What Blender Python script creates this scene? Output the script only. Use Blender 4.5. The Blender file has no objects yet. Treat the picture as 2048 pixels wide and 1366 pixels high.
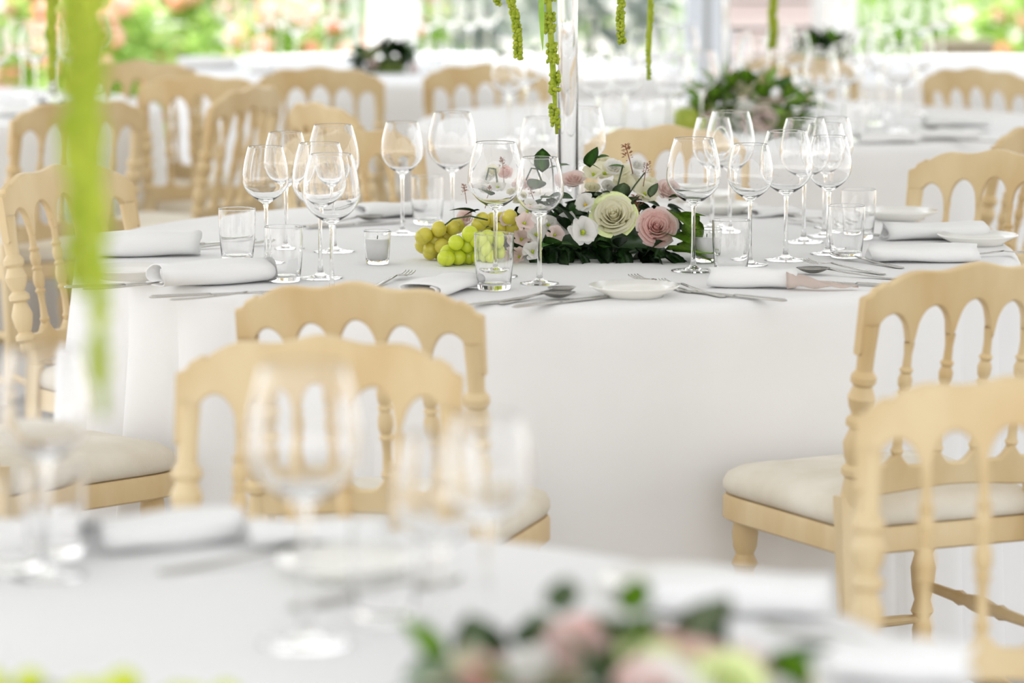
import bpy, bmesh, math, random
from mathutils import Vector, Matrix, Quaternion
R = math.radians
sc = bpy.context.scene
COL = sc.collection
rnd = random.Random(7)

# ---------------------------------------------------------------- camera, sky, sun, exposure
F = 7000.0                     # focal length in pixels of the 2048 wide frame
HC = 1.51                      # eye height
PITCH = math.atan(989.0 / F)
cd = bpy.data.cameras.new('camera'); cam = bpy.data.objects.new('camera', cd); COL.objects.link(cam)
cam.location = (0, 0, HC); cam.rotation_euler = (R(90) - PITCH, 0, 0)
cd.sensor_width = 36.0; cd.lens = 36.0 * F / 2048.0; cd.clip_end = 200
cd.dof.use_dof = True; cd.dof.focus_distance = 6.32; cd.dof.aperture_fstop = 2.9
sc.camera = cam

w = bpy.data.worlds.new('sky'); sc.world = w; w.use_nodes = True
nt = w.node_tree; bg = nt.nodes['Background']
tc = nt.nodes.new('ShaderNodeTexCoord'); sx = nt.nodes.new('ShaderNodeSeparateXYZ'); cr = nt.nodes.new('ShaderNodeValToRGB')
nt.links.new(tc.outputs['Generated'], sx.inputs[0]); nt.links.new(sx.outputs['Z'], cr.inputs[0]); nt.links.new(cr.outputs[0], bg.inputs[0])
cr.color_ramp.elements[0].color = (1.0, 0.985, 0.962, 1); cr.color_ramp.elements[0].position = 0.0
cr.color_ramp.elements[1].color = (0.80, 0.88, 1.0, 1); cr.color_ramp.elements[1].position = 0.9
bg.inputs[1].default_value = 2.1
sd = bpy.data.lights.new('sun', 'SUN'); sun = bpy.data.objects.new('sun', sd); COL.objects.link(sun)
sd.energy = 7.0; sd.angle = R(1.5); sd.color = (1.0, 0.965, 0.91)
sdir = Vector((-0.55, 0.02, 0.80)).normalized()
sun.rotation_euler = sdir.to_track_quat('Z', 'Y').to_euler(); sun.location = (-6, 6, 9)
vs = sc.view_settings
vs.view_transform = 'Standard'; vs.look = 'None'; vs.gamma = 1.0; vs.use_curve_mapping = False
vs.exposure = 0.0
sc.cycles.max_bounces = 20; sc.cycles.transmission_bounces = 20; sc.cycles.glossy_bounces = 8
sc.cycles.diffuse_bounces = 5; sc.cycles.transparent_max_bounces = 16
sc.cycles.sample_clamp_indirect = 6.0

# ---------------------------------------------------------------- projection helpers (only used to read positions off the photo)
cp, sp = math.cos(PITCH), math.sin(PITCH)
def ray(px, py):
    a = (px - 1024.0) / F; b = (683.0 - py) / F
    return Vector((a, cp + b * sp, -sp + b * cp))
def G(px, py, h=0.75):          # the point of the horizontal plane z = h seen at that pixel
    d = ray(px, py); t = (h - HC) / d.z
    return Vector((d.x * t, d.y * t, h))
def D(px, py, Y):               # the point at distance Y seen at that pixel
    d = ray(px, py); t = Y / d.y
    return Vector((d.x * t, Y, HC + d.z * t))

# ---------------------------------------------------------------- materials
MATS = {}
def mat(name, col, rough=0.5, col2=None, scale=8.0, bump=0.0, bscale=60.0, stretch=None, tags=(), **kw):
    m = bpy.data.materials.new(name); m.use_nodes = True; t = m.node_tree; b = t.nodes['Principled BSDF']
    b.inputs['Base Color'].default_value = (*col, 1); b.inputs['Roughness'].default_value = rough
    for k, v in kw.items():
        key = {'metal': 'Metallic', 'trans': 'Transmission Weight', 'ior': 'IOR', 'sss': 'Subsurface Weight', 'sssr': 'Subsurface Radius',
               'ssss': 'Subsurface Scale', 'spec': 'Specular IOR Level', 'sheen': 'Sheen Weight'}[k]
        b.inputs[key].default_value = v
    if col2 is not None or bump:
        c = t.nodes.new('ShaderNodeTexCoord'); mp = t.nodes.new('ShaderNodeMapping')
        t.links.new(c.outputs['Object'], mp.inputs[0])
        if stretch: mp.inputs['Scale'].default_value = stretch
    if col2 is not None:
        n = t.nodes.new('ShaderNodeTexNoise'); n.inputs['Scale'].default_value = scale; n.inputs['Detail'].default_value = 5
        r = t.nodes.new('ShaderNodeValToRGB'); r.color_ramp.elements[0].position = 0.35; r.color_ramp.elements[1].position = 0.68
        r.color_ramp.elements[0].color = (*col, 1); r.color_ramp.elements[1].color = (*col2, 1)
        t.links.new(mp.outputs[0], n.inputs['Vector']); t.links.new(n.outputs[0], r.inputs[0]); t.links.new(r.outputs[0], b.inputs['Base Color'])
    if bump:
        n2 = t.nodes.new('ShaderNodeTexNoise'); n2.inputs['Scale'].default_value = bscale; n2.inputs['Detail'].default_value = 4
        bp = t.nodes.new('ShaderNodeBump'); bp.inputs['Strength'].default_value = bump; bp.inputs['Distance'].default_value = 0.004
        t.links.new(mp.outputs[0], n2.inputs['Vector']); t.links.new(n2.outputs[0], bp.inputs['Height']); t.links.new(bp.outputs[0], b.inputs['Normal'])
    if 'leafy' in tags:
        out = t.nodes['Material Output']; tl = t.nodes.new('ShaderNodeBsdfTranslucent'); mx = t.nodes.new('ShaderNodeMixShader'); mx.inputs[0].default_value = 0.45
        src = b.inputs['Base Color'].links[0].from_socket if b.inputs['Base Color'].links else None
        if src: t.links.new(src, tl.inputs[0])
        else: tl.inputs[0].default_value = (*col, 1)
        t.links.new(b.outputs[0], mx.inputs[1]); t.links.new(tl.outputs[0], mx.inputs[2]); t.links.new(mx.outputs[0], out.inputs[0])
    MATS[name] = m
    return m
wood = mat('limewashed_wood', (0.60, 0.43, 0.21), 0.42, (0.72, 0.58, 0.35), 9, 0.12, 40, (1, 1, 0.35))
fabric = mat('seat_fabric', (0.66, 0.60, 0.49), 0.9, (0.80, 0.76, 0.67), 7, 0.15, 300)
cloth = mat('white_linen', (0.80, 0.80, 0.80), 0.85, (0.84, 0.84, 0.84), 3, 0.06, 500)
napkin_m = mat('napkin_linen', (0.83, 0.83, 0.825), 0.85, None, 3, 0.10, 400)
glass = mat('clear_glass', (1, 1, 1), 0.0, trans=1.0, ior=1.47)
steel = mat('polished_steel', (0.50, 0.49, 0.46), 0.16, None, metal=1.0)
china = mat('white_china', (0.86, 0.85, 0.80), 0.12)
wax = mat('white_wax', (0.96, 0.955, 0.94), 0.4)
amar = mat('amaranth_green', (0.27, 0.36, 0.012), 0.8, (0.43, 0.49, 0.045), 60, 0.5, 250)
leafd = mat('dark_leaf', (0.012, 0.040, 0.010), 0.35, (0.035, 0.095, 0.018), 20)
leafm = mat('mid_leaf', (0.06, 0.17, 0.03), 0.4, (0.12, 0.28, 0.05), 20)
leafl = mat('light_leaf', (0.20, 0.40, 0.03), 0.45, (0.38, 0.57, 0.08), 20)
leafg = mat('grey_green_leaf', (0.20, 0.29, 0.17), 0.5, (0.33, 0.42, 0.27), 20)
petw = mat('cream_petal', (0.87, 0.83, 0.60), 0.55, (0.88, 0.87, 0.76), 12, tags=('leafy',))
petwh = mat('white_petal', (0.88, 0.87, 0.84), 0.55, tags=('leafy',))
petgreen = mat('pale_green_petal', (0.68, 0.78, 0.32), 0.55, (0.80, 0.85, 0.52), 12)
petp = mat('pink_petal', (0.86, 0.56, 0.52), 0.55, (0.89, 0.72, 0.67), 10, tags=('leafy',))
petpp = mat('pale_pink_petal', (0.88, 0.74, 0.70), 0.55, tags=('leafy',))
yellowc = mat('flower_centre_yellow', (0.80, 0.58, 0.05), 0.7)
greenc = mat('flower_centre_green', (0.50, 0.62, 0.03), 0.7)
brownm = mat('rust_brown_bract', (0.23, 0.075, 0.03), 0.7, (0.38, 0.15, 0.07), 80)
stemm = mat('dark_stem', (0.05, 0.08, 0.03), 0.6)
grapeg = mat('green_grape', (0.52, 0.62, 0.02), 0.22, (0.62, 0.68, 0.06), 30, sss=0.5, ssss=0.02, sssr=(1, 0.9, 0.2))
grapey = mat('golden_grape', (0.58, 0.50, 0.04), 0.22, (0.66, 0.60, 0.12), 30, sss=0.5, ssss=0.02, sssr=(1, 0.8, 0.2))
applem = mat('green_apple', (0.30, 0.38, 0.03), 0.3, (0.45, 0.50, 0.06), 15)
floor_m = mat('stone_floor', (0.32, 0.30, 0.29), 0.7, (0.42, 0.40, 0.38), 4, 0.2, 30)
grass_m = mat('lawn', (0.12, 0.26, 0.04), 0.9, (0.22, 0.40, 0.08), 6)
added_gravel_m = mat('added_pale_gravel', (0.50, 0.47, 0.42), 0.9, (0.60, 0.57, 0.52), 12, 0.3, 80)  # pale gravel added in place of lawn, so the glasses reflect less green
hydl = mat('hydrangea_leaf', (0.40, 0.62, 0.12), 0.55, (0.66, 0.82, 0.34), 2.5, tags=('leafy',))
hydp = mat('hydrangea_peach', (0.80, 0.36, 0.25), 0.8, (0.88, 0.60, 0.48), 14)
hydr = mat('hydrangea_coral', (0.82, 0.24, 0.15), 0.8, (0.88, 0.46, 0.32), 14)
hedge_m = mat('shade_toned_leaf', (0.36, 0.40, 0.38), 0.6, (0.56, 0.62, 0.57), 2.5, tags=('leafy',))  # grey leaf tone stands in for the shade over the shrubs
paint = mat('white_paint', (0.83, 0.83, 0.82), 0.6)
polem = mat('pale_pole', (0.55, 0.62, 0.52), 0.5)
greypole = mat('grey_pole', (0.30, 0.30, 0.29), 0.5)
plankm = mat('pink_grey_board', (0.58, 0.47, 0.45), 0.8, (0.70, 0.60, 0.58), 5, 0.1, 30, (0.3, 1, 4))
plankd = mat('board_gap', (0.16, 0.14, 0.13), 0.9)
planterm = mat('planter_wood', (0.20, 0.17, 0.11), 0.8, (0.27, 0.23, 0.16), 8)
mossm = mat('moss', (0.10, 0.16, 0.03), 0.95, (0.18, 0.24, 0.05), 20)
# white tent fabric lets part of the daylight through
tent = bpy.data.materials.new('tent_fabric'); tent.use_nodes = True
_t = tent.node_tree; _t.nodes.remove(_t.nodes['Principled BSDF'])
_d = _t.nodes.new('ShaderNodeBsdfDiffuse'); _d.inputs[0].default_value = (0.85, 0.85, 0.84, 1)
_l = _t.nodes.new('ShaderNodeBsdfTranslucent'); _l.inputs[0].default_value = (0.30, 0.30, 0.295, 1)
_x = _t.nodes.new('ShaderNodeMixShader'); _x.inputs[0].default_value = 0.40
_t.links.new(_d.outputs[0], _x.inputs[1]); _t.links.new(_l.outputs[0], _x.inputs[2]); _t.links.new(_x.outputs[0], _t.nodes['Material Output'].inputs[0])

# ---------------------------------------------------------------- mesh helpers
def smooth(me, ang=None):
    for p in me.polygons: p.use_smooth = True
def obj(name, bm, m, parent=None, sm=True, loc=None):
    me = bpy.data.meshes.new(name)
    bm.normal_update(); bm.to_mesh(me); bm.free()
    if m: me.materials.append(m)
    if sm: smooth(me)
    if sm and m is wood: me.set_sharp_from_angle(angle=R(32))
    o = bpy.data.objects.new(name, me); COL.objects.link(o)
    if parent: o.parent = parent
    if loc is not None: o.location = loc
    return o
def inst(name, me, parent=None, mtx=None, m=None):
    o = bpy.data.objects.new(name, me); COL.objects.link(o)
    if parent: o.parent = parent
    if mtx is not None: o.matrix_local = mtx
    return o
def tag(o, label, cat, group=None, kind=None):
    o['label'] = label; o['category'] = cat
    if group: o['group'] = group
    if kind: o['kind'] = kind
    return o
def empty(name, loc=(0, 0, 0), rz=0.0):
    o = bpy.data.objects.new(name, None); COL.objects.link(o); o.location = loc; o.rotation_euler = (0, 0, rz); o.empty_display_size = 0.05
    return o
def copy_tree(o, parent=None):
    c = o.copy(); COL.objects.link(c)
    if parent: c.parent = parent
    for ch in list(o.children): copy_tree(ch, c)
    return c
def box(bm, x0, x1, y0, y1, z0, z1, M=None):
    v = [Vector((x, y, z)) for x in (x0, x1) for y in (y0, y1) for z in (z0, z1)]
    if M: v = [M @ p for p in v]
    v = [bm.verts.new(p) for p in v]
    for f in ((0, 1, 3, 2), (4, 6, 7, 5), (0, 4, 5, 1), (2, 3, 7, 6), (0, 2, 6, 4), (1, 5, 7, 3)): bm.faces.new([v[i] for i in f])
def lathe(bm, prof, seg=24, M=None, wrap=False):
    rings = []
    for r, z in prof:
        if r < 1e-5:
            p = Vector((0, 0, z)); rings.append([bm.verts.new(M @ p if M else p)])
        else:
            ring = []
            for i in range(seg):
                a = 2 * math.pi * i / seg; p = Vector((r * math.cos(a), r * math.sin(a), z)); ring.append(bm.verts.new(M @ p if M else p))
            rings.append(ring)
    pairs = list(zip(rings, rings[1:])) + ([(rings[-1], rings[0])] if wrap else [])
    for a, b in pairs:
        for i in range(seg):
            j = (i + 1) % seg
            if len(a) == 1 and len(b) == 1: continue
            if len(a) == 1: bm.faces.new((a[0], b[j], b[i]))
            elif len(b) == 1: bm.faces.new((a[i], a[j], b[0]))
            else: bm.faces.new((a[i], a[j], b[j], b[i]))
def along(p0, p1):              # matrix whose z axis runs from p0 to p1
    p0 = Vector(p0); d = Vector(p1) - p0
    return Matrix.Translation(p0) @ d.to_track_quat('Z', 'Y').to_matrix().to_4x4(), d.length
def tube(bm, pts, rad, seg=8):
    pts = [Vector(p) for p in pts]; n = len(pts); rings = []
    for i, p in enumerate(pts):
        t = (pts[min(i + 1, n - 1)] - pts[max(i - 1, 0)]).normalized()
        u = t.cross(Vector((0, 1, 0.13))).normalized(); v = t.cross(u)
        r = rad[i] if hasattr(rad, '__len__') else rad
        rings.append([bm.verts.new(p + (u * math.cos(2 * math.pi * k / seg) + v * math.sin(2 * math.pi * k / seg)) * r) for k in range(seg)])
    for a, b in zip(rings, rings[1:]):
        for k in range(seg): bm.faces.new((a[k], a[(k + 1) % seg], b[(k + 1) % seg], b[k]))
    bm.faces.new(rings[0][::-1]); bm.faces.new(rings[-1])
def grid(bm, fn, nu, nv):
    vs_ = [[bm.verts.new(fn(i / nu, j / nv)) for i in range(nu + 1)] for j in range(nv + 1)]
    for j in range(nv):
        for i in range(nu): bm.faces.new((vs_[j][i], vs_[j][i + 1], vs_[j + 1][i + 1], vs_[j + 1][i]))
def loft(bm, secs):             # secs: list of rings (equal length lists of points), capped
    rings = [[bm.verts.new(p) for p in s] for s in secs]; n = len(rings[0])
    for a, b in zip(rings, rings[1:]):
        for k in range(n): bm.faces.new((a[k], a[(k + 1) % n], b[(k + 1) % n], b[k]))
    bm.faces.new(rings[0][::-1]); bm.faces.new(rings[-1])
def ico(bm, c, r, sub=1, sc3=(1, 1, 1)):
    bmesh.ops.create_icosphere(bm, subdivisions=sub, radius=r, matrix=Matrix.Translation(c) @ Matrix.Diagonal((*sc3, 1)))
def struct(name, bm, m, parent=None, sm=False):
    o = obj(name, bm, m, parent, sm)
    if not parent: o['kind'] = 'structure'
    return o
ORD = 'zeroth first second third fourth fifth sixth seventh eighth ninth tenth eleventh twelfth thirteenth fourteenth fifteenth sixteenth seventeenth eighteenth nineteenth twentieth'.split()

# ================================================================= SETTING
bm = bmesh.new(); box(bm, -7, 7, -2, 13.4, -0.10, 0.0); struct('floor', bm, floor_m)
bm = bmesh.new(); box(bm, -40, 40, -6, 60, -0.30, -0.10); struct('ground', bm, added_gravel_m)
# tent roof: shallow pitched white fabric
bm = bmesh.new()
def roof_fn(u, v):
    x = -4.1 + 10.1 * u; y = 0.9 + 11.8 * v
    return Vector((x, y, 2.85 - 0.4 * u + 0.25 * math.sin(math.pi * u) + 0.05 * math.sin(v * 14)))
grid(bm, roof_fn, 16, 14); o = struct('ceiling', bm, tent, sm=True)
# pillar at the back edge of the tent, and slim poles
def pillar(name, px, Y, wx, rz, m, h=2.85):
    p = D(px, 60, Y); bm = bmesh.new()
    box(bm, -wx / 2, wx / 2, -wx / 2, wx / 2, 0, h); box(bm, -wx * .7, wx * .7, -wx * .7, wx * .7, 0, 0.06)
    o = struct(name, bm, m); o.location = (p.x, Y, 0); o.rotation_euler = (0, 0, rz); return o
pillar('trim_1', 785, 13.15, 0.135, R(-34), paint)
pillar('trim_2', 713, 14.6, 0.045, 0, polem, 3.0)
pillar('trim_3', 1414, 13.2, 0.022, 0, greypole, 3.2)
# boarded wall and white wall at the back right
YW = 15.0
x0, x1 = D(1455, 50, YW).x, D(1622, 50, YW).x
bm = bmesh.new(); box(bm, x0, x1, YW, YW + 0.06, -0.1, 2.3); wb = struct('wall_back', bm, plankd)
pbm = bmesh.new(); box(pbm, x0, x1, -0.022, 0.0, 0, 0.104); pk = None
z = -0.08
for k in range(20):
    if pk is None:
        pk = obj('plank', pbm, plankm, wb, False); pk.location = (0, YW, z)
    else:
        o = pk.copy(); COL.objects.link(o); o.parent = wb; o.location = (rnd.uniform(-.006, .006), YW + rnd.uniform(-.004, .002), z)
    z += 0.118
bm = bmesh.new(); box(bm, x1 + 0.01, D(1716, 50, YW).x, YW + 0.1, YW + 0.2, -0.1, 2.4); struct('wall_right', bm, paint)
bm = bmesh.new(); box(bm, D(1370, 50, 16).x, D(1452, 50, 16).x, 16, 16.1, -0.1, 2.4); struct('wall_north', bm, mat('blue_grey_render', (0.50, 0.53, 0.58), 0.8))

# ---------------------------------------------------------------- garden
def leaf_bm(bm, M, L=1.0, W=0.5, fold=0.15, nv=4, tip=1.0):
    prev = None; fs = []
    for j in range(nv + 1):
        v = j / nv; hw = W * 0.5 * math.sin(math.pi * min(0.03 + v * 0.97, 1.0) ** 0.8) ** 0.8 if 0 < j < nv else 0.02 * W
        y = v * L; zc = -0.25 * L * v * v
        row = [M @ Vector((-hw, y, zc + fold * hw)), M @ Vector((0, y, zc)), M @ Vector((hw, y, zc + fold * hw))]
        row = [bm.verts.new(p) for p in row]
        if prev:
            bm.faces.new((prev[0], prev[1], row[1], row[0])); bm.faces.new((prev[1], prev[2], row[2], row[1]))
        prev = row
def rotm(d, roll=0.0):          # y axis of the result along d
    q = Vector(d).to_track_quat('Y', 'Z'); return (q @ Quaternion((0, 1, 0), roll)).to_matrix().to_4x4()
def foliage_mesh(seed, rx, ry, rz_, n, ls):
    r = random.Random(seed); bm = bmesh.new()
    for i in range(n):
        a = r.uniform(0, 2 * math.pi); e = math.asin(r.uniform(-0.35, 1)); k = r.uniform(0.55, 1.0)
        n_ = Vector((math.cos(a) * math.cos(e), math.sin(a) * math.cos(e), math.sin(e)))
        p = Vector((n_.x * rx * k, n_.y * ry * k, rz_ * (0.45 + 0.55 * n_.z * k)))
        d = (n_ + Vector((r.uniform(-.8, .8), r.uniform(-.8, .8), r.uniform(-.5, .5)))).normalized()
        s = ls * r.uniform(0.7, 1.3)
        leaf_bm(bm, Matrix.Translation(p) @ rotm(d, r.uniform(-.6, .6)), s, s * 0.62, nv=3)
    return bm
def head_mesh(seed, r0):
    r = random.Random(seed); bm = bmesh.new(); bmesh.ops.create_icosphere(bm, subdivisions=2, radius=r0)
    for v in bm.verts: v.co *= r.uniform(0.86, 1.12); v.co.z *= 0.82
    me = bpy.data.meshes.new('flower_head'); bm.to_mesh(me); bm.free(); smooth(me); return me
heads = []
for k in range(4):
    me = head_mesh(k, 0.052 + 0.008 * k); me.materials.append(hydp if k != 1 else hydr); heads.append(me)
fol = []
for k in range(3):
    b_ = foliage_mesh(20 + k, 0.30, 0.30, 1.25, 750, 0.12); o_ = obj('foliage', b_, hydl); fol.append(o_.data); bpy.data.objects.remove(o_)
folh = []
for k in range(2):
    b_ = foliage_mesh(40 + k, 0.40, 0.36, 1.6, 750, 0.14); o_ = obj('foliage', b_, hedge_m); folh.append(o_.data); bpy.data.objects.remove(o_)
def bush(X, Y, s, label, me, nheads=14, name='hydrangea_bush', cat='bush', group='hydrangea bushes behind the tables', seed=0):
    e = empty(name, (X, Y, -0.1)); e.scale = (s, s, s); tag(e, label, cat, group)
    f = inst('foliage', me, e); f['kind'] = 'stuff'
    bm = bmesh.new(); tube(bm, [(0, 0, 0), (0.02, 0.01, 0.3), (0, 0, 0.62)], [0.04, 0.03, 0.015], 7); obj('stem', bm, stemm, e)
    r = random.Random(seed + 100)
    for i in range(nheads):
        a = r.uniform(-math.pi * 1.0, 0.0); ev = math.asin(r.uniform(-0.35, 0.95))
        n_ = Vector((math.cos(a) * math.cos(ev), math.sin(a) * math.cos(ev), math.sin(ev)))
        q = Vector((n_.x * 0.31, n_.y * 0.31, 1.25 * (0.45 + 0.57 * n_.z)))
        inst('flower_head', r.choice(heads), e, Matrix.Translation(q) @ Matrix.Scale(r.uniform(0.7, 1.25), 4))
    return e
hyd = [(-2.42, 15.0, .85), (-1.74, 15.2, .85), (-1.06, 15.6, .75), (-2.85, 16.6, 1.05), (-2.10, 16.7, 1.05), (-1.36, 16.8, 1.0), (-0.66, 17.0, 1.0)]
hl = sorted(range(len(hyd)), key=lambda i: hyd[i][0])
for i, (X, Y, s) in enumerate(hyd):
    bush(X, Y, s, 'blurred green hydrangea bush with coral flower heads, %s from the left in the garden' % ORD[hl.index(i) + 1], fol[i % 3], 26, seed=i)
for i, (X, Y) in enumerate([(-0.45, 19.4), (0.45, 20.3), (1.35, 19.4)]):
    bush(X, Y, 1.05, 'dull grey-green shrub with painted-in shade behind the tent pillar, %s from the left' % ORD[i + 1], folh[i % 2], 0, 'garden_shrub', 'shrub', 'shade-toned shrubs behind the tables', i)
for i, (X, Y, s) in enumerate([(2.0, 18.5, 1.0), (2.85, 19.2, 1.1)]):
    bush(X, Y, s, 'bright yellow-green bush beyond the white wall, %s from the left' % ORD[i + 1], fol[(i + 1) % 3], 8 * i, 'garden_bush', 'bush', 'bushes beyond the white wall', 50 + i)
r = random.Random(61); bm = bmesh.new()
for i in range(3600):
    p_ = Vector((r.uniform(-6, 6), r.uniform(-.3, .1), r.uniform(0, 2.6))); leaf_bm(bm, Matrix.Translation(p_) @ rotm((r.uniform(-1, 1), -.6, r.uniform(-.6, 1)), r.uniform(-1, 1)), .22, .14, nv=2)
o = obj('garden_hedge', bm, hydl, None, True, (0, 24, -0.1)); tag(o, 'tall green clipped hedge closing the garden far behind the hydrangeas', 'hedge', None, 'stuff')
p = D(1922, 100, 15.6); bm = bmesh.new(); box(bm, -0.12, 0.12, -0.1, 0.1, 0, 0.74); box(bm, -0.135, 0.135, -0.115, 0.115, 0.70, 0.76)
o = obj('wooden_planter', bm, planterm, None, False, (p.x, 15.6, -0.1)); tag(o, 'dark brown wooden planter box below the yellow-green bushes', 'planter')

# ================================================================= TABLECLOTHS
TOP = 0.75
def tablecloth(name, c, rad, seed, label, amp=0.02, n=160, smoothside=0.0):
    r = random.Random(seed); ph = [r.uniform(0, 6.28) for _ in range(5)]
    bm = bmesh.new()
    rows = [(0.0, TOP)] + [(rad * k, TOP) for k in (0.2, 0.4, 0.6, 0.8, 0.93)]
    cr_ = 0.022
    for k in range(0, 5):
        a = k / 4 * math.pi / 2; rows.append((rad - cr_ + cr_ * math.sin(a), TOP - cr_ + cr_ * math.cos(a)))
    for k in range(1, 15): rows.append((rad, (TOP - cr_) * (1 - k / 14.0) + 0.004))
    prev = None
    for ri, (rr, z) in enumerate(rows):
        if rr == 0: prev = [bm.verts.new((0, 0, z))]; continue
        ring = []
        for i in range(n):
            a = 2 * math.pi * i / n; t = max(0, (TOP - z) / TOP)
            am = amp * t ** 0.7 * (0.75 + 0.25 * math.sin(3 * a + ph[3]))
            if smoothside: am *= 1 - smoothside * math.exp(-(math.atan2(math.sin(a + R(72)), math.cos(a + R(72))) / R(38)) ** 2)
            f = 0.9 * (1.6 * abs(math.sin(16 * a + ph[0] + 1.3 * math.sin(3 * a) + 0.5 * t)) ** 0.6 - 1.1) + 0.35 * math.sin(31 * a + ph[1] + 1.1 * math.sin(2 * a + 1)) + 0.25 * math.sin(8 * a + ph[2])
            r2 = rr + (am * f + 0.035 * t if ri > 9 else 0)
            ring.append(bm.verts.new((r2 * math.cos(a), r2 * math.sin(a), z)))
        for i in range(n):
            j = (i + 1) % n
            if len(prev) == 1: bm.faces.new((prev[0], ring[i], ring[j]))
            else: bm.faces.new((prev[i], ring[i], ring[j], prev[j]))
        prev = ring
    o = obj(name, bm, cloth, None, True, (c[0], c[1], 0)); tag(o, label, 'tablecloth', 'white round tablecloths'); return o
MAIN = (0.068, 6.70); FG = (-0.47, 3.05); TB = (0.63, 9.80); TD = (-0.293, 12.25); TC = (-1.94, 10.35); TG = (1.75, 12.05)
tablecloth('tablecloth', MAIN, 0.90, 3, 'white floor-length tablecloth of the sharp round table with roses and grapes', 0.062, 420, 0.93)
tablecloth('tablecloth', FG, 0.90, 5, 'white tablecloth of the blurred round table closest to the viewer')
tablecloth('tablecloth', TB, 0.90, 8, 'white tablecloth of the round table just behind the rose table')
tablecloth('tablecloth', TD, 0.90, 11, 'sunlit white tablecloth of the far table before the white pillar', 0.03)
tablecloth('tablecloth', TC, 0.90, 14, 'shaded white tablecloth of the far table by the hydrangeas', 0.03)
tablecloth('tablecloth', TG, 0.90, 17, 'white tablecloth of the far table before the white wall')

# ================================================================= CHAIRS
HW = 0.19                       # half width of the back, post axis at 0.176
def back_y(z): return -0.185 - 0.075 * max(0, (z - 0.46)) / 0.39
def curve_y(x): return -0.016 * (1 - (x / HW) ** 2)
PX = 0.174; SP = [-0.1044, -0.0348, 0.0348, 0.1044]; EDGES = [-PX] + SP + [PX]
def crest_top(x):
    u = abs(x) / HW
    return 0.868 - 0.042 * u ** 2.6 + 0.0045 * math.cos(x / 0.058 * math.pi) + (0.006 if 0.80 < u < 0.93 else 0)
def crest_bot(x):
    for a, b in zip(EDGES, EDGES[1:]):
        if a <= x <= b:
            m = (a + b) / 2; t = abs(x - m) / ((b - a) / 2); base = crest_top(m) - 0.055 - (0.004 if abs(m) < 0.05 else 0)
            return base - 0.058 * (1 - math.sqrt(max(0, 1 - min(t / 0.90, 1) ** 2)))
    return crest_top(x) - 0.092
def strip(bm, xs, top, bot, th, zc=None):
    rows = []
    for x in xs:
        zt, zb = top(x), bot(x); e = 0.0035
        pts = []
        for z_, dy in ((zb, -th / 2 + e), (zb + e, -th / 2), (zt - e, -th / 2), (zt, -th / 2 + e), (zt, th / 2 - e), (zt - e, th / 2), (zb + e, th / 2), (zb, th / 2 - e)):
            pts.append(Vector((x, back_y(z_) + curve_y(x) + dy, z_)))
        rows.append(pts)
    loft(bm, rows)
def turned(bm, p0, p1, prof, seg=12, bow=None):
    M, L = along(p0, p1); lathe(bm, [(r, t * L) for t, r in prof], seg, M)
def ring_bm(outline, levels):
    bm = bmesh.new(); rings = []
    for s, z, dz in levels:
        rings.append([bm.verts.new((x * s, y * s + 0.0, z)) for x, y in outline])
    n = len(outline)
    for a, b in zip(rings, rings[1:]):
        for k in range(n): bm.faces.new((a[k], a[(k + 1) % n], b[(k + 1) % n], b[k]))
    bm.faces.new(rings[0][::-1]); bm.faces.new(rings[-1]); return bm
def seat_outline():
    pts = []
    fw, bw, dp = 0.215, 0.175, 0.205
    corners = [(fw, dp, 0.07), (-fw, dp, 0.07), (-bw, -dp + 0.02, 0.02), (bw, -dp + 0.02, 0.02)]
    n = len(corners)
    for i, (x, y, r) in enumerate(corners):
        p = Vector((x, y)); a = (Vector(corners[i - 1][:2]) - p).normalized(); b = (Vector(corners[(i + 1) % n][:2]) - p).normalized()
        s, e = p + a * r, p + b * r
        for k in range(7):
            t = k / 6; q = s.lerp(p, t).lerp(p.lerp(e, t), t); pts.append((q.x, q.y + (0.012 if y > 0 and 0 < k < 6 else 0)))
        if i == 0:
            for k in range(1, 4):
                t = k / 4; pts.append((e.x * (1 - 2 * t), dp + 0.018 * math.sin(math.pi * t)))
    return pts
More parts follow.
